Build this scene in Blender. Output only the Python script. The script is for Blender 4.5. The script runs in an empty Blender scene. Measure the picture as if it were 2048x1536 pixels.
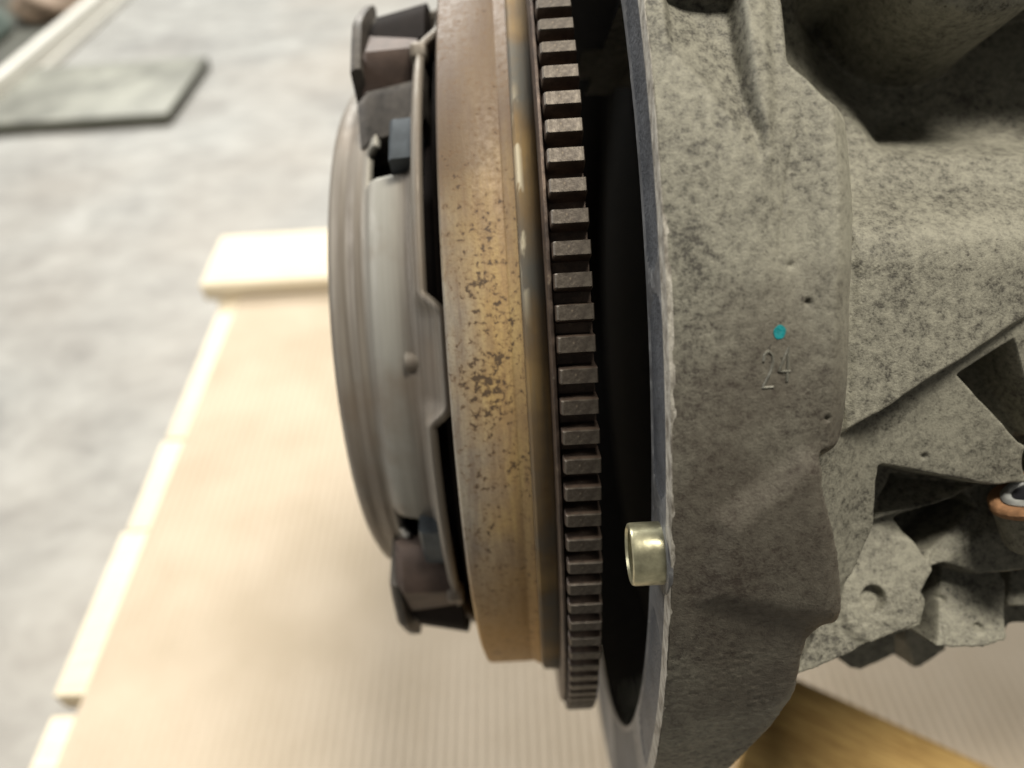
import bpy, bmesh, math, random
import numpy as np
from mathutils import Matrix, Vector
random.seed(7)
R = math.radians
sc = bpy.context.scene
C = sc.collection
mm = 0.001
H = 0.425                     # height of the flywheel axis above the workshop floor

# ------------------------------------------------------------------ camera
cd = bpy.data.cameras.new('camera'); cam = bpy.data.objects.new('camera', cd); C.objects.link(cam)
cd.sensor_width = 36; cd.lens = 36*1495.9/2048
cam.matrix_world = Matrix(((0.998214, 0.05682549, 0.01843033, 0.00007),
                           (-0.0258857, 0.68948092, -0.72384113, -0.229398),
                           (-0.05383999, 0.72207127, 0.68972048, 0.185763+H), (0, 0, 0, 1)))
cd.clip_start = 0.01; cd.clip_end = 50
cd.dof.use_dof = True; cd.dof.focus_distance = 0.150; cd.dof.aperture_fstop = 8.6
sc.camera = cam

# ------------------------------------------------------------------ world and lamps
w = bpy.data.worlds.new('World'); sc.world = w; w.use_nodes = True
bgn = w.node_tree.nodes['Background']; bgn.inputs[0].default_value = (1.0, 0.97, 0.90, 1); bgn.inputs[1].default_value = 0.115
def area(name, loc, target, size, sy, power, col):
    l = bpy.data.lights.new(name, 'AREA'); l.shape = 'RECTANGLE'; l.size = size; l.size_y = sy; l.energy = power; l.color = col
    o = bpy.data.objects.new(name, l); C.objects.link(o); o.location = loc
    o.rotation_euler = (Vector(target)-Vector(loc)).to_track_quat('-Z', 'Y').to_euler(); return o
area('hall_lamp', (0.42, -0.08, 2.0), (0, 0, H), 0.32, 0.6, 41, (1.0, 0.94, 0.82))
area('hall_lamp', (-0.9, 2.6, 2.2), (-0.5, 1.3, 0), 1.6, 0.8, 125, (1.0, 0.99, 0.94))
area('window_light', (-1.7, 0.3, 1.3), (0, 0, H), 0.8, 0.8, 23, (1.0, 0.98, 0.94))
sc.view_settings.view_transform = 'Standard'; sc.view_settings.look = 'None'; sc.view_settings.exposure = 0; sc.view_settings.gamma = 1
sc.render.engine = 'CYCLES'

# ------------------------------------------------------------------ helpers
def tag(o, label=None, cat=None, group=None, kind=None):
    if label: o['label'] = label
    if cat: o['category'] = cat
    if group: o['group'] = group
    if kind: o['kind'] = kind
    return o
def empty(name, loc=(0, 0, 0), rot=(0, 0, 0)):
    o = bpy.data.objects.new(name, None); C.objects.link(o); o.location = loc; o.rotation_euler = rot; o.empty_display_size = .02; return o
def link(name, me, mat=None, parent=None, smooth=True):
    o = bpy.data.objects.new(name, me); C.objects.link(o)
    if mat and not me.materials: me.materials.append(mat)
    if parent: o.parent = parent
    return o
def mesh(name, verts, faces, mat=None, parent=None, smooth=True, angle=None):
    me = bpy.data.meshes.new(name); me.from_pydata([tuple(v) for v in verts], [], [tuple(f) for f in faces]); me.validate(); me.update()
    if smooth: me.polygons.foreach_set('use_smooth', [True]*len(me.polygons))
    if angle is not None: me.set_sharp_from_angle(angle=R(angle))
    return link(name, me, mat, parent)
def npmesh(name, V, F, mat=None, parent=None, smooth=True, angle=None):
    me = bpy.data.meshes.new(name); V = np.asarray(V, np.float32); F = np.asarray(F, np.int32)
    me.vertices.add(len(V)); me.vertices.foreach_set('co', V.ravel())
    me.loops.add(F.size); me.loops.foreach_set('vertex_index', F.ravel())
    me.polygons.add(len(F)); me.polygons.foreach_set('loop_start', np.arange(len(F), dtype=np.int32)*F.shape[1])
    me.update(calc_edges=True); me.validate()
    if smooth: me.polygons.foreach_set('use_smooth', np.ones(len(me.polygons), bool))
    if angle is not None: me.set_sharp_from_angle(angle=R(angle))
    return link(name, me, mat, parent)
def bmobj(name, bm, mat=None, parent=None, bevel=0, angle=40, seg=2):
    if bevel: bmesh.ops.bevel(bm, geom=[e for e in bm.edges if len(e.link_faces) == 2 and e.calc_face_angle() > .5], offset=bevel, segments=seg, affect='EDGES', profile=.5)
    bmesh.ops.recalc_face_normals(bm, faces=bm.faces)
    me = bpy.data.meshes.new(name); bm.to_mesh(me); bm.free()
    me.polygons.foreach_set('use_smooth', [True]*len(me.polygons)); me.set_sharp_from_angle(angle=R(angle))
    return link(name, me, mat, parent)
def box(name, x0, x1, y0, y1, z0, z1, mat=None, parent=None, bevel=0, wob=0):
    bm = bmesh.new(); bmesh.ops.create_cube(bm, size=1)
    for v in bm.verts:
        v.co = Vector(((x0+x1)/2+v.co.x*(x1-x0), (y0+y1)/2+v.co.y*(y1-y0), (z0+z1)/2+v.co.z*(z1-z0)))
        if wob: v.co += Vector((random.uniform(-wob, wob), random.uniform(-wob, wob), 0))
    return bmobj(name, bm, mat, parent, bevel)
def P(x, r, ph):                 # point at axial x, radius r, angle ph (radians; 0 faces up towards the viewer's side, + goes down)
    return (x, -r*math.sin(ph), r*math.cos(ph))
def lathe(name, prof, mat, parent, n=360, a0=-180, a1=180, closed=True, angle=35, fx=None, hole=None):
    """prof: (x, r) in metres, fx(i, x, r, phi) -> (x, r)"""
    full = abs(a1-a0) >= 359.9
    m = n if full else n+1
    k = len(prof); V = []
    for j in range(m):
        ph = R(a0+(a1-a0)*j/n)
        for i, (x, r) in enumerate(prof):
            if fx: x, r = fx(i, x, r, ph)
            V.append(P(x, r, ph))
    F = []
    for j in range(n):
        j2 = (j+1) % m
        for i in range(k if closed else k-1):
            i2 = (i+1) % k
            if hole and hole(prof[i], prof[i2], a0+(a1-a0)*(j+.5)/n): continue
            F.append((j*k+i, j*k+i2, j2*k+i2, j2*k+i))
    if closed and not full: F += [tuple(range(k)), tuple(range((m-1)*k, m*k))[::-1]]
    o = mesh(name, V, F, None, parent)
    bm = bmesh.new(); bm.from_mesh(o.data); bmesh.ops.recalc_face_normals(bm, faces=bm.faces); bm.to_mesh(o.data); bm.free()
    o.data.set_sharp_from_angle(angle=R(angle)); o.data.materials.append(mat)
    return o
def tube(bm, pts, r, n=8):
    rings = []
    for i, p in enumerate(pts):
        a = Vector(pts[max(i-1, 0)]); b = Vector(pts[min(i+1, len(pts)-1)]); t = (b-a).normalized()
        u = t.orthogonal().normalized() if i == 0 else (u-t*u.dot(t)).normalized()
        v = t.cross(u); rings.append([bm.verts.new(Vector(p)+r*(math.cos(q)*u+math.sin(q)*v)) for q in [2*math.pi*k/n for k in range(n)]])
    for A, B in zip(rings, rings[1:]):
        for k in range(n): bm.faces.new((A[k], A[(k+1) % n], B[(k+1) % n], B[k]))
    bm.faces.new(rings[0][::-1]); bm.faces.new(rings[-1])

# ------------------------------------------------------------------ material tools
class NT:
    def __init__(s, name):
        s.m = bpy.data.materials.new(name); s.m.use_nodes = True; s.t = s.m.node_tree; s.b = s.t.nodes['Principled BSDF']
        s.tc = s.t.nodes.new('ShaderNodeTexCoord')
    def n(s, ty, **k):
        x = s.t.nodes.new(ty)
        for a, b in k.items():
            if a in x.inputs.keys() if hasattr(x.inputs, 'keys') else False: s.set(x.inputs[a], b)
            else: setattr(x, a, b)
        return x
    def set(s, inp, v):
        if hasattr(v, 'is_output') or isinstance(v, bpy.types.NodeSocket): s.t.links.new(v, inp)
        else: inp.default_value = v
    def co(s, scale=(1, 1, 1), loc=(0, 0, 0)):
        x = s.t.nodes.new('ShaderNodeMapping'); s.t.links.new(s.tc.outputs['Object'], x.inputs[0]); x.inputs['Scale'].default_value = scale; x.inputs['Location'].default_value = loc; return x.outputs[0]
    def noise(s, scale, detail=4, rough=.55, vec=None, dist=0):
        x = s.t.nodes.new('ShaderNodeTexNoise'); x.inputs['Scale'].default_value = scale; x.inputs['Detail'].default_value = detail; x.inputs['Roughness'].default_value = rough; x.inputs['Distortion'].default_value = dist
        s.t.links.new(vec or s.tc.outputs['Object'], x.inputs['Vector']); return x.outputs['Fac']
    def ramp(s, fac, stops):
        x = s.t.nodes.new('ShaderNodeValToRGB'); s.t.links.new(fac, x.inputs[0]); cr = x.color_ramp
        while len(cr.elements) < len(stops): cr.elements.new(.5)
        for e, (p_, c) in zip(cr.elements, stops):
            e.position = p_; e.color = (c, c, c, 1) if not hasattr(c, '__len__') else (*c, 1)
        return x.outputs[0]
    def mix(s, fac, a, b, mode='MIX'):
        x = s.t.nodes.new('ShaderNodeMix'); x.data_type = 'RGBA'; x.blend_type = mode
        for i, v in ((0, fac), (6, a), (7, b)):
            if isinstance(v, bpy.types.NodeSocket): s.t.links.new(v, x.inputs[i])
            elif i == 0: x.inputs[0].default_value = v
            else: x.inputs[i].default_value = (*v, 1) if len(v) == 3 else v
        return x.outputs[2]
    def math(s, op, a, b=0.0, clamp=False):
        x = s.t.nodes.new('ShaderNodeMath'); x.operation = op; x.use_clamp = clamp
        for i, v in ((0, a), (1, b)):
            if isinstance(v, bpy.types.NodeSocket): s.t.links.new(v, x.inputs[i])
            else: x.inputs[i].default_value = v
        return x.outputs[0]
    def xyz(s):
        x = s.t.nodes.new('ShaderNodeSeparateXYZ'); s.t.links.new(s.tc.outputs['Object'], x.inputs[0]); return x.outputs
    def bump(s, h, strength=.5, dist=.001, prev=None):
        x = s.t.nodes.new('ShaderNodeBump'); x.inputs['Strength'].default_value = strength; x.inputs['Distance'].default_value = dist
        s.t.links.new(h, x.inputs['Height'])
        if prev: s.t.links.new(prev, x.inputs['Normal'])
        return x.outputs[0]
    def out(s, col=None, rough=None, metal=None, normal=None, spec=None):
        for k, v in (('Base Color', col), ('Roughness', rough), ('Metallic', metal), ('Normal', normal), ('Specular IOR Level', spec)):
            if v is None: continue
            if isinstance(v, bpy.types.NodeSocket): s.t.links.new(v, s.b.inputs[k])
            else: s.b.inputs[k].default_value = (*v, 1) if k == 'Base Color' else v
        return s.m

def m_casting(name, light=(.26, .25, .20), dark=(.055, .051, .042), grime=0.0):
    t = NT(name)
    big = t.noise(55, 5, .65); mid = t.noise(560, 6, .75); fine = t.noise(1900, 3, .7); pit = t.noise(620, 3, .5)
    f = t.math('ADD', t.math('MULTIPLY', mid, .68), t.math('MULTIPLY', fine, .32))
    f = t.math('ADD', f, t.math('MULTIPLY', t.math('SUBTRACT', big, .5), .40))
    c = t.ramp(f, [(.37, dark), (.47, tuple(a*.55+b*.45 for a, b in zip(light, dark))), (.60, light)])
    cx, cy, cz = t.xyz(); crest_lit = t.math('SUBTRACT', 1.0, t.math('POWER', t.math('MULTIPLY', t.math('SUBTRACT', cx, .0605), 150), 2.0), True)
    crest_lit = t.math('MULTIPLY', crest_lit, t.math('MULTIPLY', t.math('ADD', cy, .018), 120, True)); c = t.mix(t.math('MULTIPLY', crest_lit, t.ramp(mid, [(.35, .35), (.6, .8)])), c, tuple(v*1.22 for v in light))  # bright crest light painted in as a paler, less mottled strip
    # oily brown stain on the boss of the flange and darker dust streaks
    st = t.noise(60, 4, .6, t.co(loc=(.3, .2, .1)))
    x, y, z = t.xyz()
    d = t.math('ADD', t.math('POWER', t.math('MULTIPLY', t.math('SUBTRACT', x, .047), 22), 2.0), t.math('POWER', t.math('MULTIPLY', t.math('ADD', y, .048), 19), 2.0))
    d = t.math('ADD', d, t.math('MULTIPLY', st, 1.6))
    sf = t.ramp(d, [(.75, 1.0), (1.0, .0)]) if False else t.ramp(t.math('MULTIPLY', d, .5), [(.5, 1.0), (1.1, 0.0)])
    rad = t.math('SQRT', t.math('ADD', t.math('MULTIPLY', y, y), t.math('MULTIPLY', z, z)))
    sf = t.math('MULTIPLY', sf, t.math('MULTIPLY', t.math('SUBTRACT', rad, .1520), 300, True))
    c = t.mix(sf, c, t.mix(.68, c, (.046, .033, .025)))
    sp = t.ramp(pit, [(.70, 0.0), (.735, 1.0)])
    c = t.mix(t.math('MULTIPLY', sp, .65), c, (.035, .03, .025))
    if grime: c = t.mix(grime, c, (.004, .004, .004))
    nrm = t.bump(mid, .35, .0005); nrm = t.bump(fine, .55, .00028, nrm)
    rr = t.ramp(fine, [(.3, .5), (.7, .78)])
    return t.out(c, rr, .15, nrm, .35)
def m_machined():
    t = NT('machined aluminium face')
    a = t.noise(70, 5, .6); b = t.noise(500, 4, .6)
    c = t.ramp(a, [(.35, (.075, .076, .08)), (.62, (.17, .172, .178))])
    c = t.mix(t.ramp(b, [(.55, 0.0), (.75, .5)]), c, (.36, .37, .37))
    return t.out(c, t.ramp(b, [(.3, .35), (.7, .6)]), .45, t.bump(b, .35, .0003), .5)
def m_recess():
    t = NT('cast recess in flange face')
    b = t.noise(750, 4, .6); a = t.noise(120, 3, .5)
    c = t.ramp(a, [(.3, (.045, .048, .055)), (.7, (.095, .10, .11))])
    return t.out(c, .5, .3, t.bump(b, .8, .0009), .5)
def m_rimedge():
    t = NT('rough outer edge of flange')
    b = t.noise(600, 4, .7, t.co((1, .35, 1)))
    c = t.ramp(b, [(.35, (.13, .115, .095)), (.6, (.40, .38, .335))])
    return t.out(c, .65, .2, t.bump(b, .8, .0009), .4)
def m_band():
    t = NT('rusty zinc flywheel rim')
    x, y, z = t.xyz()
    big = t.noise(28, 4, .55); str_ = t.noise(60, 4, .6, t.co((9, 1, 1))); fine = t.noise(1400, 3, .6); sp = t.noise(680, 4, .6, dist=.3)
    gold = t.ramp(t.math('ADD', t.math('MULTIPLY', big, .6), t.math('MULTIPLY', str_, .4)), [(.38, (.20, .125, .065)), (.5, (.33, .22, .105)), (.62, (.45, .32, .14))])
    grey = t.ramp(str_, [(.35, (.20, .165, .135)), (.65, (.34, .30, .235))])
    # greyer near the front lip, more golden towards the ring gear
    gx = t.math('ADD', t.math('MULTIPLY', t.math('ADD', x, .010), 70), t.math('MULTIPLY', t.math('SUBTRACT', big, .5), 3.2))
    c = t.mix(t.math('ADD', gx, .5, True), grey, gold)
    brown = t.math('MULTIPLY', t.math('SUBTRACT', t.math('ADD', y, t.math('MULTIPLY', t.math('SUBTRACT', big, .5), .08)), .012), 24, True)
    c = t.mix(t.math('MULTIPLY', brown, .88), c, (.085, .054, .036))  # rust brown towards the top also carries the rim's upper shade in colour
    warm = t.math('MULTIPLY', t.math('SUBTRACT', t.math('MULTIPLY', y, -1.0), .055), 30, True)
    c = t.mix(t.math('MULTIPLY', warm, .9), c, (.46, .25, .05))
    # rust pitting clustered in a belt
    belt = t.math('SUBTRACT', 1.0, t.math('POWER', t.math('MULTIPLY', t.math('ADD', y, .006), 21), 2.0), True)
    bx = t.math('SUBTRACT', 1.0, t.math('POWER', t.math('MULTIPLY', t.math('ADD', x, .0075), 95), 2.0), True)
    thr = t.math('ADD', sp, t.math('MULTIPLY', t.math('MULTIPLY', belt, bx), .10))
    thr = t.math('ADD', thr, t.math('MULTIPLY', t.math('SUBTRACT', t.noise(110, 3, .5), .5), .34))
    spots = t.ramp(thr, [(.66, 0.0), (.71, .85)])
    halo = t.ramp(thr, [(.56, 0.0), (.68, .55)]); c = t.mix(halo, c, (.15, .085, .04))
    c = t.mix(spots, c, (.055, .036, .024))
    c = t.mix(t.ramp(fine, [(.4, .0), (.75, .3)]), c, (.12, .09, .06))
    n = t.bump(fine, .25, .0003); n = t.bump(str_, .25, .0004, n)
    return t.out(c, t.ramp(sp, [(.4, .52), (.7, .7)]), .15, n, .4)
def m_shoulder():
    t = NT('flywheel shoulder')
    big = t.noise(40, 4, .55); st = t.noise(70, 4, .6, t.co((8, 1, 1))); chip = t.noise(260, 3, .5, t.co((1, .35, 1)))
    x, y, z = t.xyz()
    c = t.ramp(big, [(.36, (.12, .115, .10)), (.52, (.19, .13, .068)), (.66, (.28, .19, .085))])
    c = t.mix(t.ramp(st, [(.4, 0.0), (.7, .5)]), c, (.15, .13, .10))
    near = t.math('SUBTRACT', 1.0, t.math('MULTIPLY', t.math('ABSOLUTE', t.math('SUBTRACT', x, .0012)), 900), True)
    up = t.math('SUBTRACT', 1.0, t.math('POWER', t.math('MULTIPLY', t.math('SUBTRACT', y, .028), 34), 2.0), True)
    c = t.mix(t.math('MULTIPLY', t.math('MULTIPLY', near, up), t.ramp(chip, [(.50, 0.0), (.56, 1.0)])), c, (.62, .56, .42))
    return t.out(c, .78, .05, t.bump(st, .3, .0004), .25)
def m_gear(name, a, b):
    t = NT(name); n1 = t.noise(600, 4, .65); n2 = t.noise(60, 3, .5)
    c = t.ramp(n2, [(.35, a), (.65, b)]); c = t.mix(t.ramp(n1, [(.60, 0.0), (.74, .7)]), c, (.27, .22, .16)); c = t.mix(t.ramp(t.noise(260, 4, .7), [(.42, .6), (.56, 0.0)]), c, (.03, .022, .018))
    return t.out(c, t.ramp(n1, [(.3, .42), (.7, .6)]), .5, t.bump(n1, .35, .0003), .5)
def m_cover():
    t = NT('pressed steel clutch cover')
    st = t.noise(40, 3, .5, t.co((22, .5, .5))); b = t.noise(30, 4, .6); f = t.noise(500, 3, .6, t.co((1, .25, .25)))
    c = t.ramp(st, [(.35, (.14, .12, .098)), (.65, (.23, .205, .172))])
    x, y, z = t.xyz(); worn = t.math('SUBTRACT', 1.0, t.math('POWER', t.math('MULTIPLY', t.math('ADD', x, .0365), 150), 2.0), True)
    c = t.mix(t.math('MULTIPLY', worn, .8), c, (.30, .295, .265))  # paler band along the middle of the cover profile
    c = t.mix(t.ramp(b, [(.5, 0.0), (.72, .75)]), c, (.17, .13, .095))
    return t.out(c, t.ramp(f, [(.3, .50), (.7, .66)]), .30, t.bump(f, .15, .0002), .5)
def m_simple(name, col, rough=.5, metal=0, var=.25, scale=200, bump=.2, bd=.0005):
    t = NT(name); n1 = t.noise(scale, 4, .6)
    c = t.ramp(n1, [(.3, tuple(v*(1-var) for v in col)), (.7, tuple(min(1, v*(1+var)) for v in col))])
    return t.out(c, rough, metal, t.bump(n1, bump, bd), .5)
def m_wood(name, a, b, axis='X', sc_=1.0):
    t = NT(name)
    s1 = {'X': (1, 14, 14), 'Y': (14, 1, 14)}[axis]
    n1 = t.noise(16*sc_, 8, .72, t.co(s1), 1.2); n2 = t.noise(500, 3, .5, t.co(tuple(v/6 for v in s1)))
    c = t.ramp(n1, [(.32, a), (.5, tuple((p+q)/2 for p, q in zip(a, b))), (.66, b)])
    return t.out(c, .75, 0, t.bump(n2, .3, .0005), .3)
def m_card():
    t = NT('corrugated cardboard')
    n1 = t.noise(14, 4, .5); n2 = t.noise(900, 3, .6, t.co((1, .3, 1)))
    c = t.ramp(n1, [(.35, (.47, .395, .30)), (.65, (.54, .46, .36))])
    c = t.mix(t.ramp(n2, [(.5, 0.0), (.8, .25)]), c, (.40, .29, .18))
    return t.out(c, .85, 0, t.bump(n2, .2, .0003), .2)
def m_floor():
    t = NT('worn concrete floor')
    a = t.noise(5.5, 8, .7, t.co((.8, 1, 1)), .8); b = t.noise(24, 6, .7, t.co((.6, 1, 1)), .5); d = t.noise(1.3, 3, .5, t.co(loc=(3, 1, 0)))
    f = t.math('ADD', t.math('MULTIPLY', a, .55), t.math('MULTIPLY', b, .45))
    c = t.ramp(f, [(.34, (.18, .176, .168)), (.47, (.27, .265, .25)), (.58, (.35, .345, .325)), (.72, (.43, .43, .41))])
    c = t.mix(t.ramp(d, [(.45, 0.0), (.65, .35)]), c, (.36, .30, .24))
    return t.out(c, .55, 0, t.bump(t.noise(60, 4, .6), .2, .002), .4)

CAST = m_casting('weathered cast aluminium'); CASTIN = m_simple('shade black casting', (.006, .0055, .005), .9, 0, .4, 200, .3); CASTIN.node_tree.nodes['Principled BSDF'].inputs['Specular IOR Level'].default_value = .08  # near-black base colour paints in the shade inside the bell
MACH = m_machined(); RECESS = m_recess(); RIME = m_rimedge()
BAND = m_band(); SHOULD = m_shoulder(); COVER = m_cover()
LAND = m_gear('worn tooth land', (.058, .044, .035), (.115, .098, .078)); ROOT = m_gear('oily tooth root', (.05, .034, .026), (.11, .078, .058))
BLUED = m_simple('blued spring steel', (.060, .070, .080), .4, .6); BROWNST = m_simple('rust brown steel', (.075, .052, .042), .6, .3); SIDE = m_simple('dark grey pressed steel', (.068, .06, .052), .55, .3, .5, 220)
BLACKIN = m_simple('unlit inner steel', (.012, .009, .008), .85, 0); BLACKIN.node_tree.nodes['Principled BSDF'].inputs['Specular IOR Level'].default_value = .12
BRASS = m_simple('yellow passivated steel sleeve', (.42, .40, .27), .32, .75, .35, 260, .25, .0004)
COPPER = m_simple('rusty copper washer', (.30, .16, .08), .7, .2, .4, 300, .6, .001); SILVER = m_simple('bright plug metal', (.40, .41, .40), .6, .4, .3, 260, .3)
DARKH = m_simple('grimy plug socket', (.02, .02, .025), .5, .3)
TEAL = m_simple('teal paint', (.004, .20, .22), .45, 0, .25, 900, .5)
DIG = m_simple('cast digit edge', (.15, .145, .12), .5, .35, .4, 700, .5)
PINE = m_wood('pale pine', (.68, .58, .42), (.80, .72, .57), 'X'); PINEY = m_wood('pale pine long', (.62, .52, .36), (.75, .66, .5), 'Y')
BEAM = m_wood('golden timber', (.26, .14, .04), (.68, .47, .18), 'X', 2.2)
CARD = m_card(); FLOORM = m_floor()

# ------------------------------------------------------------------ setting: floor
fl = box('floor', -8, 8, -6, 10, -.1, 0, FLOORM); tag(fl, kind='structure')

BODY = [
  ('body', 4, [(58.3, -104.3, 100), (67.9, -100.2, 100), (85.4, -94.1, 100), (102.7, -88.1, 100), (107.7, -94.9, 98), (121.8, -95.3, 98), (125.9, -92.1, 98), (127.0, -89.4, 98), (170.3, -91.7, 98), (172.3, 89.0, 100), (62.2, 96.2, 100)]),
  ('under_rib', 3, [(86.1, -104.7, 78), (91.2, -109.6, 78), (95.1, -110.9, 78), (106.8, -105.0, 78), (105.1, -89.6, 82), (84.8, -88.5, 82)]),
  ('under_rib2', 3, [(107.6, -102.0, 78), (111.0, -111.6, 76), (114.4, -111.0, 76), (121.6, -104.3, 78), (119.5, -90.3, 82), (105.8, -89.6, 82)]),
  ('body_top', 1.8, [(51.2, -91.5, 124), (60.2, -88.6, 122), (76.6, -84.0, 120), (93.3, -79.5, 118), (94.8, -73.1, 116), (93.0, -66.7, 116), (98.7, -63.6, 115), (147.2, -52.6, 110), (158.1, -36.4, 104), (156.8, 88.0, 104), (60.9, 94.2, 104)]),
  ('block', 1.2, [(98.5, -72.2, 112), (93.7, -83.3, 122), (105.8, -84.3, 121), (112.0, -82.5, 119), (113.2, -78.3, 118), (116.1, -70.6, 112), (114.5, -65.8, 111), (100.9, -65.0, 111)]),
  ('right_pad', 1.2, [(121.4, -65.7, 104), (117.0, -78.4, 112), (158.1, -80.5, 112), (164.7, -61.5, 104)]),
  ('boss_pad', 2.0, [(56.4, -85.7, 128), (68.6, -69.0, 123), (81.6, -53.7, 117), (94.1, -58.4, 117), (95.1, -64.6, 119), (91.9, -69.0, 120), (89.9, -76.4, 124)]),
  ('mound', 3, [(95.9, -63.8, 117), (101.2, -59.1, 116), (107.2, -55.8, 117), (110.9, -50.1, 117), (141.7, -50.6, 117), (140.2, -65.8, 119), (105.9, -67.6, 119)]),
  ('facet_low', 2.5, [(63.4, -24.7, 133), (63.9, -37.3, 131), (67.9, -53.4, 127), (68.6, -74.7, 124), (77.9, -51.0, 125), (78.2, -36.9, 129), (102.9, -43.8, 129), (132.9, -42.9, 128), (130.1, 10.2, 131), (108.6, 0.2, 131), (67.4, -20.5, 134)]),
  ('lip_side', 7, [(52.8, -18.2, 148), (55.5, -35.6, 142), (61.5, -59.2, 133), (67.9, -70.6, 128), (72.3, -55.1, 126), (74.5, -39.7, 128), (73.6, -26.4, 133)]),
  ('pocket_a', 1.2, [(95.0, -16.8, 114), (106.0, -10.4, 112), (114.5, -35.4, 124), (109.5, -32.9, 122), (100.8, -22.9, 116)]),
  ('pocket_b', 1.2, [(87.5, -42.1, 108), (92.8, -43.0, 108), (106.9, -45.1, 120), (102.0, -46.7, 122), (81.5, -52.0, 119)]),
  ('pocket_c', 1.6, [(88.2, -52.6, 98), (97.9, -49.8, 96), (104.9, -47.3, 98), (107.2, -51.0, 98), (99.6, -57.2, 102), (93.5, -61.3, 104), (91.7, -57.6, 102)]),
  ('upper', 2.0, [(66.6, -26.8, 138), (74.5, -23.4, 137), (106.6, -5.6, 134), (128.5, 6.4, 133), (131.4, 39.9, 129), (64.7, 42.7, 134), (61.1, 11.2, 141)]),
  ('upper_top', 20, [(62.1, 17.8, 128), (132.4, 13.6, 128), (160.6, 61.5, 92), (77.4, 67.5, 90)]),
  ('deep', 17, [(79.0, 113.8, 74), (76.4, 73.1, 78), (90.1, 49.9, 90), (91.2, 40.7, 96), (157.6, 36.6, 96), (174.5, 107.6, 74)]),
]
WALL = [(0.4, 72.7), (57.0, 73.3), (54.5, 45.7), (56.7, 32.7), (56.3, 16.7), (54.9, 0.9), (54.5, -13.5), (54.0, -22.0), (53.8, -27.5), (54.6, -33.2), (57.3, -41.5), (59.1, -48.8), (60.6, -57.1), (61.0, -61.0), (60.3, -64.2), (56.9, -65.1), (55.5, -67.2), (55.5, -74.7), (54.8, -84.0), (51.3, -95.4), (48.8, -102.7), (46.2, -111.8), (43.6, -127.4), (-14.0, -140.7)]
CREST = [(37.2, 75.7), (55.5, 74.5), (54.4, 45.3), (58.9, 40.1), (65.5, 37.5), (67.5, 19.8), (68.8, 13.2), (67.9, 0.6), (66.7, -11.2), (65.8, -24.2), (62.2, -27.5), (58.1, -30.3), (52.7, -30.8), (30.9, -27.7)]
DARK = [(29.4, 59.3), (28.9, 46.3), (35.2, 39.5), (39.3, 32.8), (42.8, 24.9), (44.4, 27.8), (42.6, 38.2), (42.8, 58.4)]
RIB = [(43.2, 58.4), (48.1, 58.0), (46.3, 37.1), (44.2, 26.1), (42.8, 36.5)]
LOBE = [(62.5, -26.4), (48.9, -27.6), (34.8, -38.8), (32.3, -54.8), (48.6, -60.0), (58.9, -62.5), (63.5, -60.0)]


# ------------------------------------------------------------------ pallet with cardboard
pal = empty('pallet', (0, 0, 0)); tag(pal, 'pale pine pallet under the cardboard sheet, board ends showing at left', 'pallet')
zt = H-.284
for y0, y1, dx in ((-.25, -.128, 0), (-.120, -.0205, .001), (-.0075, .1215, -.003), (.1235, .2165, -.001), (.2195, .4145, .000), (.4175, .512, -.006)):
    box('deck_board', -.318+dx, .482+dx, y0, y1, zt-.020, zt, PINE, pal, .0015, .0006)
for x in (-.318, .03, .382):
    for y in (-.25, .08, .412): box('block', x+.004, x+.1, y+.002, y+.098, .0225, zt-.0205, PINEY, pal, .002)
    box('bottom_board', x+.003, x+.099, -.25, .51, .0, .022, PINEY, pal, .002)
tp = box('edge_plank', -.336, .482, .4175, .512, zt+.0005, H-.262, PINE, pal, .002, .0004)
tp['label'] = 'raised plank along the far edge'

n = 1600; xs = np.linspace(-.2975, .47, n); ys = np.array([-.26, -.1, .0, .1, .25, .4155])
ze = H-.280+.00040*np.cos(2*np.pi*xs/.0062)
V = []; 
for y in ys: V += [(x, y+.0009*math.sin(x*31), z) for x, z in zip(xs, ze)]
m_ = len(ys)
F = [(j*n+i, j*n+i+1, (j+1)*n+i+1, (j+1)*n+i) for j in range(m_-1) for i in range(n-1)]
b0 = len(V); V += [(v[0], v[1], H-.2835) for v in V[:n]] ; b1 = len(V); V += [(v[0], v[1], H-.2835) for v in V[(m_-1)*n:m_*n]]
F += [(b0+i, b0+i+1, i+1, i) for i in range(n-1)] + [((m_-1)*n+i, (m_-1)*n+i+1, b1+i+1, b1+i) for i in range(n-1)]
L0 = [j*n for j in range(m_)]; F.append([b0]+L0+[b1]); L1 = [j*n+n-1 for j in range(m_)]; F.append([b1+n-1]+L1[::-1]+[b0+n-1])
me = mesh('cardboard_sheet', V, F, CARD, None, True, 40)
tag(me, 'flat beige corrugated cardboard sheet covering the pallet under the flywheel', 'cardboard')

# timber beam that the casting rests on
d = Vector((.079, -.048, 0)).normalized()
bm_ = empty('timber_beam', (.131-.012*d.x+.0, -.057-.012*d.y, H-.282+.0), (0, 0, math.atan2(d.y, d.x)))
tag(bm_, 'golden brown timber beam under the grey casting at lower right', 'timber')
box('beam', 0, .36, -.088, 0, .002, .082, BEAM, bm_, .0015)

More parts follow.
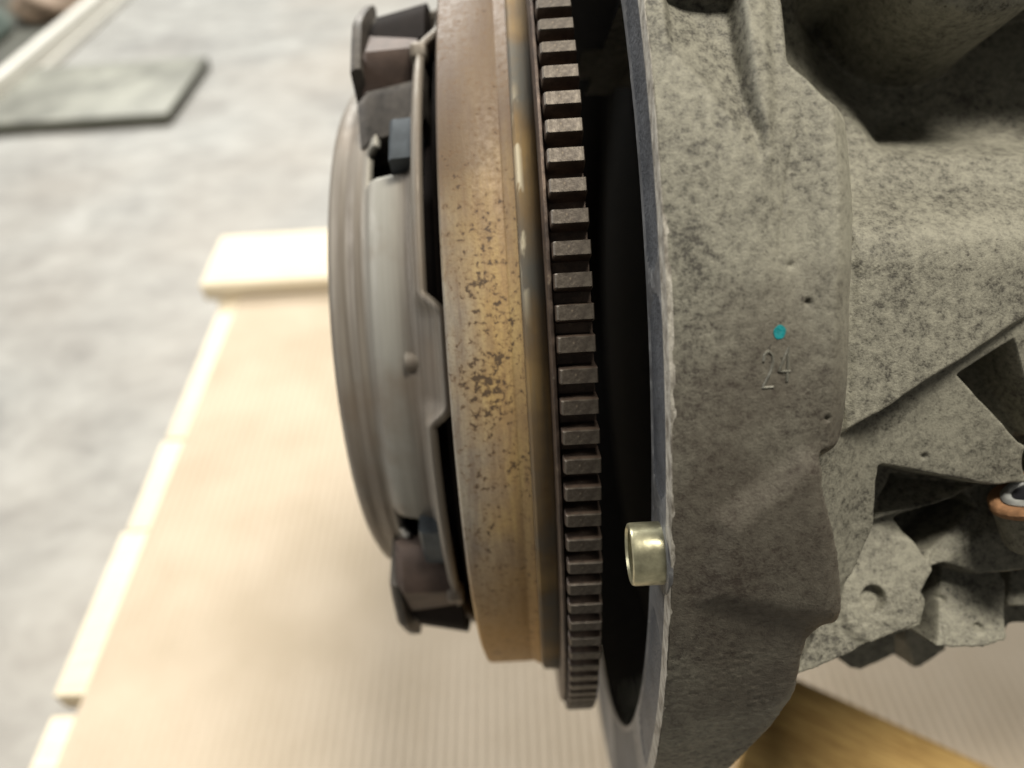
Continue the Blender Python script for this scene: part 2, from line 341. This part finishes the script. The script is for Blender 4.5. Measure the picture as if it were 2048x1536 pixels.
# ------------------------------------------------------------------ things on the floor behind
mt = empty('flat_board', (-.9, 1.35, 0))
box('core', -.26, .232, -.145, .15, .0005, .020, m_simple('shaded board core', (.07, .07, .05), .7), mt, .002)  # dark olive core layer paints in the shade on the board's front edge
box('top_sheet', -.26, .2325, -.1455, .1505, .0202, .024, m_simple('dirty grey board', (.21, .21, .18), .6, 0, .45, 12, .1), mt, .001)
tag(mt, 'thin dirty grey board lying flat on the concrete floor, upper left', 'board')
tr = empty('storage_tray', (-1.16, 1.7, 0)); tag(tr, 'low tray with white edge on the floor at top left corner', 'tray')
WHT = m_simple('white painted edge', (.72, .70, .64), .5, 0, .08, 20, .05); TRB = m_simple('stained tray bottom', (.07, .07, .055), .6, 0, .5, 9, .2)
box('rim', .075, .10, -.9, 1.3, .0, .055, WHT, tr, .004); box('rim', .106, .114, -.9, 1.3, .0, .02, WHT, tr, .002)
box('rim', -.9, .074, 1.27, 1.3, .0, .055, WHT, tr, .004); box('tray_bottom', -.9, .074, -.9, 1.269, .0, .012, TRB, tr, .002)
for k, (x, y, s, col, lab) in enumerate((( -.06, -.28, .085, (.13, .13, .09), 'olive grey wrapped lump in the tray nearest the white edge'),
        (-.02, .22, .10, (.30, .22, .16), 'pinkish brown wrapped lump in the floor tray at the top of the picture'),
        (-.16, .05, .09, (.16, .20, .18), 'blue green wrapped lump in the tray at the picture corner'),
        (-.06, .62, .09, (.16, .13, .09), 'dark brown wrapped lump at the far end of the tray'),
        (-.15, -.42, .08, (.45, .38, .31), 'pale brown wrapped lump at the near left end of the tray'))):
    bm = bmesh.new(); bmesh.ops.create_icosphere(bm, subdivisions=4, radius=s)
    for v in bm.verts:
        q = v.co*22; v.co *= 1+.16*math.sin(q.x+k)*math.cos(q.y*1.3)+.08*math.sin(q.z*2+q.x*2.3); v.co.z = max(v.co.z*.55, -s*.4)
    o = bmobj('wrapped_part', bm, m_simple('wrap %d' % k, col, .6, 0, .4, 30, .4), None)
    o.location = (-1.16+x, 1.7+y, .013+s*.4); tag(o, lab, 'wrapped part', 'wrapped parts lying in the floor tray')

# ------------------------------------------------------------------ flywheel with ring gear and clutch
ROT = (R(51), 0, 0)
fw = empty('flywheel', (0, 0, H), ROT)
tag(fw, 'rusty golden flywheel with dark toothed ring and steel clutch cover, standing in the middle', 'flywheel')
lathe('rim', [(-.0175, .060), (-.0178, .1228), (-.0172, .1242), (-.0164, .1246), (-.0035, .1246), (-.0030, .12435), (-.0027, .12435), (-.0023, .1246), (-.0002, .1257), (.0001, .1258), (.0001, .060)], BAND, fw, 420)
lathe('shoulder', [(.00022, .06), (.00022, .1262), (.0009, .1274), (.0048, .1275), (.0055, .1272), (.0055, .06)], SHOULD, fw, 420)
RG = lathe('ring_gear', [(.0056, .126), (.0056, .1368), (.0060, .1374), (.0066, .1374), (.0069, .1366), (.0071, .1352), (.0149, .1352), (.0149, .126)], ROOT, fw, 528)
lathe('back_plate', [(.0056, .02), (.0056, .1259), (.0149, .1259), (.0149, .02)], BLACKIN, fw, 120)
# one tooth, shared mesh
def tooth_mesh():
    secs = [(.1345, 2.35, .00695, .0150), (.1358, 1.95, .0070, .0151), (.1385, 1.78, .0071, .0152), (.1396, 1.66, .0073, .0152), (.1400, 1.50, .0077, .0150)]
    V = []; F = []
    for r, hw, xa, xb in secs:
        hw *= mm
        V += [(xa, -hw*.86, r), (xa+.0003, -hw, r), (xb, -hw, r), (xb, hw, r), (xa+.0003, hw, r), (xa, hw*.86, r)]
    for i in range(len(secs)-1):
        for k in range(6): F.append((i*6+k, i*6+(k+1) % 6, i*6+6+(k+1) % 6, i*6+6+k))
    F.append(tuple(range(24, 30)))
    me = bpy.data.meshes.new('tooth'); me.from_pydata(V, [], F); me.update()
    bm = bmesh.new(); bm.from_mesh(me); bmesh.ops.recalc_face_normals(bm, faces=bm.faces)
    for f in bm.faces: f.material_index = 0 if (f.calc_center_median().z > .1392 ) else 1
    bm.to_mesh(me); bm.free(); me.materials.append(LAND); me.materials.append(ROOT)
    me.polygons.foreach_set('use_smooth', [True]*len(me.polygons)); me.set_sharp_from_angle(angle=R(32)); return me
TM = tooth_mesh()
for i in range(132):
    o = bpy.data.objects.new('tooth', TM); C.objects.link(o); o.parent = RG
    o.rotation_euler = (-.4999+.0130+i*2*math.pi/132, 0, 0); o.scale = (1+random.uniform(-.01, .01), 1+random.uniform(-.05, .05), 1)
# clutch cover
prof = [(-.0545, .030), (-.0552, .060), (-.0549, .0805), (-.0537, .0856), (-.0518, .0884), (-.0498, .0892), (-.0478, .0894), (-.0464, .0902), (-.0450, .0911), (-.0440, .0913), (-.0430, .0914), (-.0418, .0920), (-.0409, .0932), (-.0398, .0952), (-.0378, .0966), (-.0335, .0978), (-.0305, .0984), (-.0288, .0990), (-.0276, .1008), (-.0268, .1045), (-.0262, .1085), (-.0248, .1110)]
dense = []
for a, b in zip(prof, prof[1:]):
    for k in range(3): dense.append((a[0]+(b[0]-a[0])*k/3, a[1]+(b[1]-a[1])*k/3))
dense.append(prof[-1])
def bumpf(ph, c, wd):
    q = abs((math.degrees(ph)-c+180) % 360-180)/wd
    return 0 if q > 1 else min(1, (1-q)*2.6)**2*(3-2*min(1, (1-q)*2.6))
feet = [4.3+60*k for k in range(6)]
def cfx(i, x, r, ph):
    if x > -.0283:
        b = max(bumpf(ph, c, 9) for c in feet); t = min(1, (x+.0283)/.0018)
        x += .0050*b*t; r += .0020*b*t
    return x, r
def chole(a, b, deg):
    x = (a[0]+b[0])/2
    if not (-.0414 < x < -.0318): return False
    q = (x+.0414)/.0096
    for c, near, far in ((-1, 25.6, 36.0), (1, 34.6, 43.5)):
        d_ = deg*c
        lim = far if q > .3 else near+(far-near)*.7
        if near < d_ < lim: return True
    return False
cv = lathe('clutch_cover', dense, COVER, fw, 720, closed=False, fx=cfx, hole=chole, angle=50)
so = cv.modifiers.new('thick', 'SOLIDIFY'); so.thickness = .0021; so.offset = -1
lathe('diaphragm_spring', [(-.0515, .031), (-.0470, .010), (-.0462, .010), (-.0495, .031)], SIDE, fw, 90)
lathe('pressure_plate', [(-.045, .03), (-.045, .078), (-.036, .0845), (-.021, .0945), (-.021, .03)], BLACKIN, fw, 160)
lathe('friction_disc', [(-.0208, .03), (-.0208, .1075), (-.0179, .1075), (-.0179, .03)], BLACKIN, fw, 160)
# rivets beside each foot and the two strap towers in view
def cyl_x(name, x0, x1, r, rad, ph, mat, parent, seg=20, bev=.0006):
    bm = bmesh.new(); bmesh.ops.create_cone(bm, cap_ends=True, segments=seg, radius1=rad, radius2=rad, depth=x1-x0, matrix=Matrix.Rotation(math.pi/2, 4, 'Y'))
    for v in bm.verts: v.co += Vector(P((x0+x1)/2, r, ph))
    return bmobj(name, bm, mat, parent, bev)
for c in feet: cyl_x('rivet', -.0315, -.0235, .0975, .0028, R(c+.7), COVER, cv)
def sweep(name, sec, a0, a1, mat, parent, n=24, rf=None, bev=0):
    """closed section (x, r) swept about the axis between two angles"""
    V = []; k = len(sec)
    for j in range(n+1):
        ph = R(a0+(a1-a0)*j/n)
        for x, r in sec:
            rr = r+(rf(j/n, x, r) if rf else 0); V.append(P(x, rr, ph))
    F = [(j*k+i, j*k+(i+1) % k, (j+1)*k+(i+1) % k, (j+1)*k+i) for j in range(n) for i in range(k)]
    F += [tuple(range(k))[::-1], tuple(range(n*k, n*k+k))]
    bm = bmesh.new(); vs = [bm.verts.new(v) for v in V]
    for f in F: bm.faces.new([vs[i] for i in f])
    return bmobj(name, bm, mat, parent, bev, 35)
for s in (-1, 1, 0):
    cen = {-1: -1, 1: 1, 0: None}[s]
    if cen is None: continue
    o = 0 if s < 0 else 2
    A = lambda a: s*(a+o)
    # tower: outer strap with open mouth, its side wall and lug
    tw = empty('strap_tower', (0, 0, 0)); tw.parent = fw
    TW = lambda nm, *a, **k: sweep(nm, *a, parent=tw, **k)
    TW('tower_face', [(-.0425, .1065), (-.0400, .1100), (-.0255, .1105), (-.0240, .1070), (-.0256, .1040), (-.0400, .1050)], A(43 if s < 0 else 39.5), A(52), BROWNST, n=18, rf=lambda t, x, r: -.010*max(0, 1-t*3)**1.3, bev=.0004)
    TW('side_wall', [(-.0448, .0955), (-.0448, .1130), (-.0436, .1142), (-.0418, .1142), (-.0412, .1130), (-.0412, .0955)], A(44), A(66), SIDE, n=18, rf=lambda t, x, r: -.007*max(0, 1-t*2.5), bev=.0004)
    if s < 0: TW('bridge', [(-.0440, .092), (-.0435, .1000), (-.0400, .1035), (-.0270, .1060), (-.0235, .1100), (-.0225, .106), (-.0250, .096)], A(35), A(43.5), SIDE, n=16, rf=lambda t, x, r: -.0085*max(0, 1-t*1.5)-(.003*max(0, t*3-2)), bev=.0006)
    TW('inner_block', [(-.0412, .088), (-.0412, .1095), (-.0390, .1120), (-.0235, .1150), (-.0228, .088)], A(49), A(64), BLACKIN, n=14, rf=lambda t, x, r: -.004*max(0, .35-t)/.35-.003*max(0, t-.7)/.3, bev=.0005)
    TW('spring_strap', [(-.0330, .0965), (-.0328, .1038), (-.0320, .1046), (-.0255, .1050), (-.0247, .1042), (-.0245, .0965)], A(25.5 if s < 0 else 31.5), A(33 if s < 0 else 39.5), BLUED, n=12, bev=.0005)
    cyl_x('bolt_head', -.0270, -.0225, .1095, .0034, A(R(1))*0+R(A(45)), SILVER if False else COVER, tw, 6)
    cyl_x('rivet_head', -.0405, -.0370, .1085, .0026, R(A(60)), COVER, tw)

# ------------------------------------------------------------------ casting: flange and body
hs = empty('engine_housing', (0, 0, H), ROT)
tag(hs, 'weathered grey cast metal housing with machined flange edge, filling the right side', 'engine housing')
# flange ring: rows in radius, columns in angle, with recessed pockets
NA = 1440; rin = .1453
radii = np.array([.1453, .1456, .1464, .1472, .1480, .1492, .151, .153, .155, .157, .1585, .1597, .1604, .1610, .1616, .1624, .1634, .1642])
ang = np.radians(np.linspace(-180, 180, NA, endpoint=False)); adeg = np.degrees(ang)
def sm(x, a, b): t = np.clip((x-a)/(b-a), 0, 1); return t*t*(3-2*t)
lob = sm(adeg, 42, 66)*(1-sm(adeg, 118, 135))*.020 + sm(adeg, -70, -50)*0
slots = [(-26, -3.2), (-1.6, 13.2), (24.5, 46), (52, 78), (88, 112), (-60, -33), (-100, -68), (-140, -108), (130, 165)]
def hw_prof(a):      # recess weight along the angle: 1 inside, narrowing to rounded ends
    out = np.zeros_like(a)
    for s0, s1 in slots:
        e = np.minimum(a-s0, s1-a); out = np.maximum(out, np.where(e > 0, np.sqrt(np.clip(1-(1-np.clip(e/2.2, 0, 1))**2, 0, 1)), 0))
    return out
hwp = hw_prof(adeg)
V = np.zeros((len(radii), NA, 3)); rng = np.random.default_rng(3)
jit = np.convolve(rng.normal(0, 1, NA+40), np.ones(5)/5, 'same')[20:-20]*.00013
for i, r in enumerate(radii):
    x = np.full(NA, .0250)
    inside = np.clip((hwp*.0066-np.abs(r-.1537))/.0006+.5, 0, 1)*(hwp > .02)
    x += .00032*inside
    if i <= 1: x += (.0004 if i == 0 else 0)
    if r > .1612: x += (r-.1612)/.0030*.0004
    rr = r+lob*max(0, (r-.1478)/.0172)+(jit if r > .1610 or i < 2 else 0)
    V[i, :, 0] = x+(jit*.3 if r > .1610 else 0); V[i, :, 1] = -rr*np.sin(ang); V[i, :, 2] = rr*np.cos(ang)
# back rows: outer side then inside wall
outer = V[-1].copy(); outer[:, 0] = .0264; outer[:, 1:] *= .999; back = outer.copy(); back[:, 0] = .0300; back[:, 1:] *= .93
V = np.concatenate([V, outer[None]], 0)
k_ = V.shape[0]; idx = np.arange(k_*NA).reshape(k_, NA); nx = np.roll(idx, -1, 1)
F = np.stack([idx[:-1], idx[1:], nx[1:], nx[:-1]], -1).reshape(-1, 4)
fo = npmesh('flange', V.reshape(-1, 3), F, MACH, hs, True, 50)
fo.data.materials.append(RECESS); fo.data.materials.append(RIME)
mi = np.zeros((k_-1, NA), np.int32)
for i in range(k_-1):
    rm = (radii[min(i, len(radii)-1)]+radii[min(i+1, len(radii)-1)])/2
    mi[i] = np.where((hwp*.0066-abs(rm-.1537)) > .0002, 1, 0)
    if rm > .1612: mi[i] = 2
fo.data.polygons.foreach_set('material_index', mi.reshape(-1))
bmf = bmesh.new(); bmf.from_mesh(fo.data); bmesh.ops.recalc_face_normals(bmf, faces=bmf.faces)
bmf.to_mesh(fo.data); bmf.free()
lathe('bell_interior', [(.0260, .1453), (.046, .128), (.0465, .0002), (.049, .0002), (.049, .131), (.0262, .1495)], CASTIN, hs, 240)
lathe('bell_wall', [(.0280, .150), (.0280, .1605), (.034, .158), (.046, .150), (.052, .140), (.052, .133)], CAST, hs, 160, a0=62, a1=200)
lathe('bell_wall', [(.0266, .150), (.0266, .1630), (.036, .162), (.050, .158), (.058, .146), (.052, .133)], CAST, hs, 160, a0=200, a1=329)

# ---- relief of the casting wall and body as a height field z(x, y) in mm
X = np.arange(25.6, 168, .38); Y = np.arange(-142, 92, .40)
GX, GY = np.meshgrid(X, Y)
def sdf(poly, px, py):
    q = np.array([(a[0], a[1]) for a in poly], float); dd = np.full(px.shape, 1e9); ins = np.zeros(px.shape, bool)
    for a, b in zip(q, np.roll(q, -1, 0)):
        e = b-a; wx = px-a[0]; wy = py-a[1]; t = np.clip((wx*e[0]+wy*e[1])/(e@e+1e-9), 0, 1)
        dd = np.minimum(dd, (wx-e[0]*t)**2+(wy-e[1]*t)**2)
        cnd = ((a[1] > py) != (b[1] > py)) & (px < (b[0]-a[0])*(py-a[1])/(b[1]-a[1]+1e-12)+a[0]); ins ^= cnd
    dd = np.sqrt(dd); return np.where(ins, -dd, dd)
def vnoise(scale, seed):
    r = np.random.default_rng(seed); g = r.random((400, 400))
    u = GX/scale+50; v = GY/scale+60; iu = u.astype(int); iv = v.astype(int); fu = u-iu; fv = v-iv
    fu = fu*fu*(3-2*fu); fv = fv*fv*(3-2*fv); iu %= 399; iv %= 399
    return (g[iv, iu]*(1-fu)+g[iv, iu+1]*fu)*(1-fv)+(g[iv+1, iu]*(1-fu)+g[iv+1, iu+1]*fu)*fv-.5
wobx = vnoise(3.1, 5)*.7+vnoise(9, 6)*1.0; woby = vnoise(3.3, 7)*.7+vnoise(8, 8)*1.0
PX_ = GX+wobx*.55; PY_ = GY+woby*.55
def blend(d, wd): t = np.clip(.5-d/wd, 0, 1); return t*t*(3-2*t)
def plane(poly):
    q = np.array(poly, float); A_ = np.c_[q[:, 0], q[:, 1], np.ones(len(q))]; s, *_ = np.linalg.lstsq(A_, q[:, 2], rcond=None)
    z = s[0]*GX+s[1]*GY+s[2]; return np.clip(z, q[:, 2].min()-3, q[:, 2].max()+3)
Z = np.full(GX.shape, 30.0)
for nm, wd, poly in BODY:
    k = blend(sdf(poly, PX_, PY_), wd); Z = Z*(1-k)+plane(poly)*k
Rw0 = np.sqrt(np.maximum(163.6**2-GY**2, 1)); dw0 = np.maximum(sdf(WALL, GX, GY), 0)
k = blend(sdf(CREST, PX_, PY_)+1.0, 8.0); Z = Z*(1-k)+(Rw0-.8-.75*dw0-.11*dw0**2)*k
# boss at the top right with a machined ring
db = np.hypot(GX-104.8, GY-80)
k = blend(76-GY, 6)*(GX > 58); Z = Z*(1-k)+np.maximum(Z, 126)*k  # raised mass out of view above, added to shade the pocket below
k = blend(np.hypot(GX-119, GY+37)-6, 6); Z = np.where(Z > 104, Z*(1-k)+110*k, Z)
k = blend(db-21.5, 5); Z = Z*(1-k)+(130-.9*np.maximum(0, db-14.5)-6*np.maximum(0, db-20.5))*k
# the recess, circular
k = blend(np.hypot(PX_-79.4, PY_+69.9)-2.7, 1.2); Z -= 2.6*k
k = blend(np.abs(np.hypot(PX_-79.0, PY_+71)-9.5)-1.3, 2.5)*(PX_ < 77)*(PY_ < -62); Z -= 1.0*k
# wall
Rw = 164.4-.030*np.maximum(0, GX-30)-2.5*np.clip((GX-52)/14, 0, 1)**2*14/10
WZ = np.sqrt(np.maximum(Rw**2-GY**2, 1))
fil = np.clip((29.5-GX)/3.2, 0, 1); WZ -= fil**2*.25
kd = blend(sdf(DARK, PX_, PY_), 2.2)
la = np.array(DARK[1]); lb = np.array(DARK[4]); le = (lb-la)/np.linalg.norm(lb-la)
ldist = np.maximum((GX-la[0])*(-le[1])*-1+(GY-la[1])*le[0], 0) if False else np.abs((GX-la[0])*le[1]-(GY-la[1])*le[0])
WZ -= kd*np.clip(ldist*.5, 0, 5)
kr = blend(sdf(RIB, PX_, PY_), 2.5); WZ += kr*.9
kl = blend(sdf(LOBE, PX_, PY_), 7); WZ += kl*1.9
cr = np.clip((GY+22)/30, 0, 1)
WZ += cr*(-1.6*np.exp(-((GX-49.5)/5.0)**2)+1.3*np.exp(-((GX-58.5)/3.2)**2))
dw = sdf(WALL, PX_, PY_)
k = blend(dw+1.0, 2.0)
edge_round = np.clip((dw+5.5)/5.5, 0, 1)**2*1.6     # rolls over before it drops
merge = np.clip((GY+27)/8, 0, 1); merge = merge*merge*(3-2*merge)                     # above this the wall melts into the crest instead of ending in a lip
k = k*(1-merge)+blend(dw+2, 12)*merge
Z = Z*(1-k)+(WZ-edge_round*(1-merge*.6))*k
# pits and cast grain
for x, y, rr, dp in ((68.4, 19.9, .75, 1.2), (69.0, 13.6, 1.1, 1.4), (67.6, 13.9, .6, 1), (64.3, -10.7, .5, .8), (64.9, -13.3, .9, 1.2), (50.6, .7, .55, .9), (65.8, 8.2, .5, .7), (53.4, -20.2, .5, .8), (47.4, 7.5, .45, .6), (66.5, 3.5, .6, .9), (67.5, -1.0, .5, .7), (75, -62, .9, 1.2), (95, -68, .8, 1), (99, -74, .8, 1), (106, -80, .9, 1.1), (92, -47, .8, 1), (88, -35, .6, .8)):
    Z -= dp*blend(np.hypot((PX_-x)*.9, PY_-y)-rr, .7)
Zs = Z.copy()+vnoise(14, 13)*.7
Z += vnoise(2.4, 11)*.06+vnoise(1.1, 12)*.06+vnoise(14, 13)*.6
# thin scratch on the wall
q = np.array([(50.6, 33.1), (48.2, 24), (46.4, 16), (45.5, 9)]); 
for a, b in zip(q, q[1:]):
    e = b-a; t = np.clip(((GX-a[0])*e[0]+(GY-a[1])*e[1])/(e@e), 0, 1); ds = np.hypot(GX-a[0]-e[0]*t, GY-a[1]-e[1]*t); Z -= .35*np.clip(1-ds/.42, 0, 1)
def hz(x, y):
    i = int(np.clip(round((x-X[0])/.38), 0, len(X)-1)); j = int(np.clip(round((y-Y[0])/.40), 0, len(Y)-1)); return float(Zs[j-2:j+3, i-2:i+3].mean())
VV = np.stack([GX, GY, Z], -1).reshape(-1, 3)*mm
ny, nx_ = Z.shape; idx = np.arange(ny*nx_).reshape(ny, nx_)
F = np.stack([idx[:-1, :-1], idx[:-1, 1:], idx[1:, 1:], idx[1:, :-1]], -1).reshape(-1, 4)
kk = (Z[:-1, :-1] > 34).reshape(-1); F = F[kk]
# skirts: right, top and left sides go down behind
def skirt(ids, dz):
    global VV, F
    s0 = len(VV); low = VV[ids].copy(); low[:, 2] = dz; VV = np.concatenate([VV, low]); m = np.arange(len(ids)-1)
    F = np.concatenate([F, np.stack([ids[m], ids[m+1], s0+m+1, s0+m], -1)])
skirt(idx[:, -1][Z[:, -1] > 60], .0); skirt(idx[-1, :], .0)
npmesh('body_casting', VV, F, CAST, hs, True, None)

box('rear_shade_block', .070, .420, -.030, .150, -.150, .066, CAST, hs, .004)  # unseen engine mass, added to close light leaks and shade the cardboard
box('rear_shade_block', .172, .420, -.030, .150, -.150, .094, CAST, hs, .004)
box('rear_shade_block', .120, .420, -.060, -.031, -.150, -.050, CASTIN, hs, .004)
# dowel sleeve standing out of the flange face
def sleeve(x0, x1, r, ro, ri, ph, mat, parent):
    cen = Vector(P(0, r, ph)); n = 64; sec = [(x1, ro), (x0+.0007, ro), (x0+.0002, ro-.0002), (x0, ro-.0006), (x0, ri+.0005), (x0+.0005, ri), (x1, ri)]
    V = []; F = []
    for j in range(n):
        a = 2*math.pi*j/n
        for x, q in sec: V.append((x, cen.y+q*math.cos(a), cen.z+q*math.sin(a)))
    k = len(sec)
    for j in range(n):
        for i in range(k-1): F.append((j*k+i, j*k+i+1, ((j+1) % n)*k+i+1, ((j+1) % n)*k+i))
    return mesh('dowel_sleeve', V, F, mat, parent, True, 30)
DW = sleeve(.0186, .0262, .1565, .0062, .0050, R(17.5), BRASS, hs)
cyl_x('dowel_bore', .0240, .0262, .1565, .0050, R(17.5), BLACKIN, DW)
# bolt hole pad round the sleeve
o = cyl_x('dowel_seat', .0249, .0259, .1560, .0085, R(17.5), MACH, hs, 40, .0003)

# washer and plug at the right
ax = Vector((-.42, .88, .08)).normalized(); wc = Vector((.1140, -.0455, .1262))
def ring(name, ro, ri, h, off, mat, parent, wob=0, n=48):
    u = ax.orthogonal().normalized(); v = ax.cross(u); bm = bmesh.new(); rows = []
    for q, z in ((ro, 0), (ro, h*.7), (ro-.0006, h), ((ro+ri)/2, h*1.1), (ri+.0005, h), (ri, h*.6), (ri, 0)):
        rows.append([bm.verts.new(wc+ax*(z+off)+(u*math.cos(a)+v*math.sin(a))*(q*(1+wob*math.sin(3*a+z*900)+wob*.6*math.sin(7*a)))) for a in [2*math.pi*k/n for k in range(n)]])
    for A_, B_ in zip(rows, rows[1:]):
        for k in range(n): bm.faces.new((A_[k], A_[(k+1) % n], B_[(k+1) % n], B_[k]))
    bm.faces.new(rows[-1])
    return bmobj(name, bm, mat, parent, 0, 50)
ring('copper_washer', .0096, .0062, .0016, -.0006, COPPER, hs, .012)
pl_ = ring('plug', .0066, .0044, .0014, .0003, SILVER, hs, .01)
ring('plug_socket', .0044, .0005, .0006, .0002, DARKH, pl_)
u_ = ax
bm = bmesh.new(); bmesh.ops.create_cone(bm, cap_ends=True, segments=48, radius1=.0100, radius2=.0092, depth=.010)
M_ = Matrix.Translation(wc-ax*.0055) @ ax.to_track_quat('Z', 'Y').to_matrix().to_4x4(); bmesh.ops.transform(bm, matrix=M_, verts=bm.verts)
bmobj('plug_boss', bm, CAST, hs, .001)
# machined ring on the upper boss
bm = bmesh.new(); 
for i in range(1): 
    pts = [((104.8+12.6*math.cos(a))*mm, (80+12.6*math.sin(a))*mm, .1302) for a in [2*math.pi*k/96 for k in range(97)]]
    tube(bm, pts, .0009, 8)
bmobj('boss_ring', bm, MACH, hs)

# teal dot and the raised number 24
def on(x, y, lift=0): return (x*mm, y*mm, (hz(x, y)+lift)*mm)
bm = bmesh.new(); nn = 28; cen = bm.verts.new(on(44.9, -4.2, .20)); rg = []; r2 = []
for k in range(nn):
    a = 2*math.pi*k/nn; q = 1.18+.06*math.sin(2*a)+.04*math.sin(5*a)
    x, y = 44.9+q*.95*math.cos(a), -4.2+q*1.05*math.sin(a); rg.append(bm.verts.new(on(x, y, .16))); r2.append(bm.verts.new(on(x, y, -.3)))
for k in range(nn): bm.faces.new((cen, rg[k], rg[(k+1) % nn])); bm.faces.new((rg[k], r2[k], r2[(k+1) % nn], rg[(k+1) % nn]))
dot = bmobj('paint_dot', bm, TEAL, hs); dot['label'] = 'small teal paint dot above the cast number'
def glyph(strokes, ox, oy, s, slant=.14):
    bm = bmesh.new()
    for st in strokes:
        pts = [(ox+(x+slant*y)*s[0], oy+y*s[1]) for x, y in st]; fine = []
        for a, b in zip(pts, pts[1:]):
            for k in range(4): fine.append((a[0]+(b[0]-a[0])*k/4, a[1]+(b[1]-a[1])*k/4))
        fine.append(pts[-1]); tube(bm, [on(x, y, .03) for x, y in fine], .00028, 6)
    return bm
two = [[(.0, .72), (.1, .92), (.45, 1.0), (.8, .9), (.92, .7), (.75, .45), (.35, .2), (.0, .0), (1.0, .0)]]
four = [[(.95, .30), (.0, .30), (.75, 1.0), (.7, .0)]]
o = bmobj('cast_digit', glyph(two, 41.7, -13.8, (1.9, 6.4)), DIG, hs); o['label'] = 'raised cast digit 2'
o = bmobj('cast_digit', glyph(four, 44.5, -13.0, (2.2, 6.2)), DIG, hs); o['label'] = 'raised cast digit 4'
print('faces', sum(len(o.data.polygons) for o in sc.objects if o.type == 'MESH'))
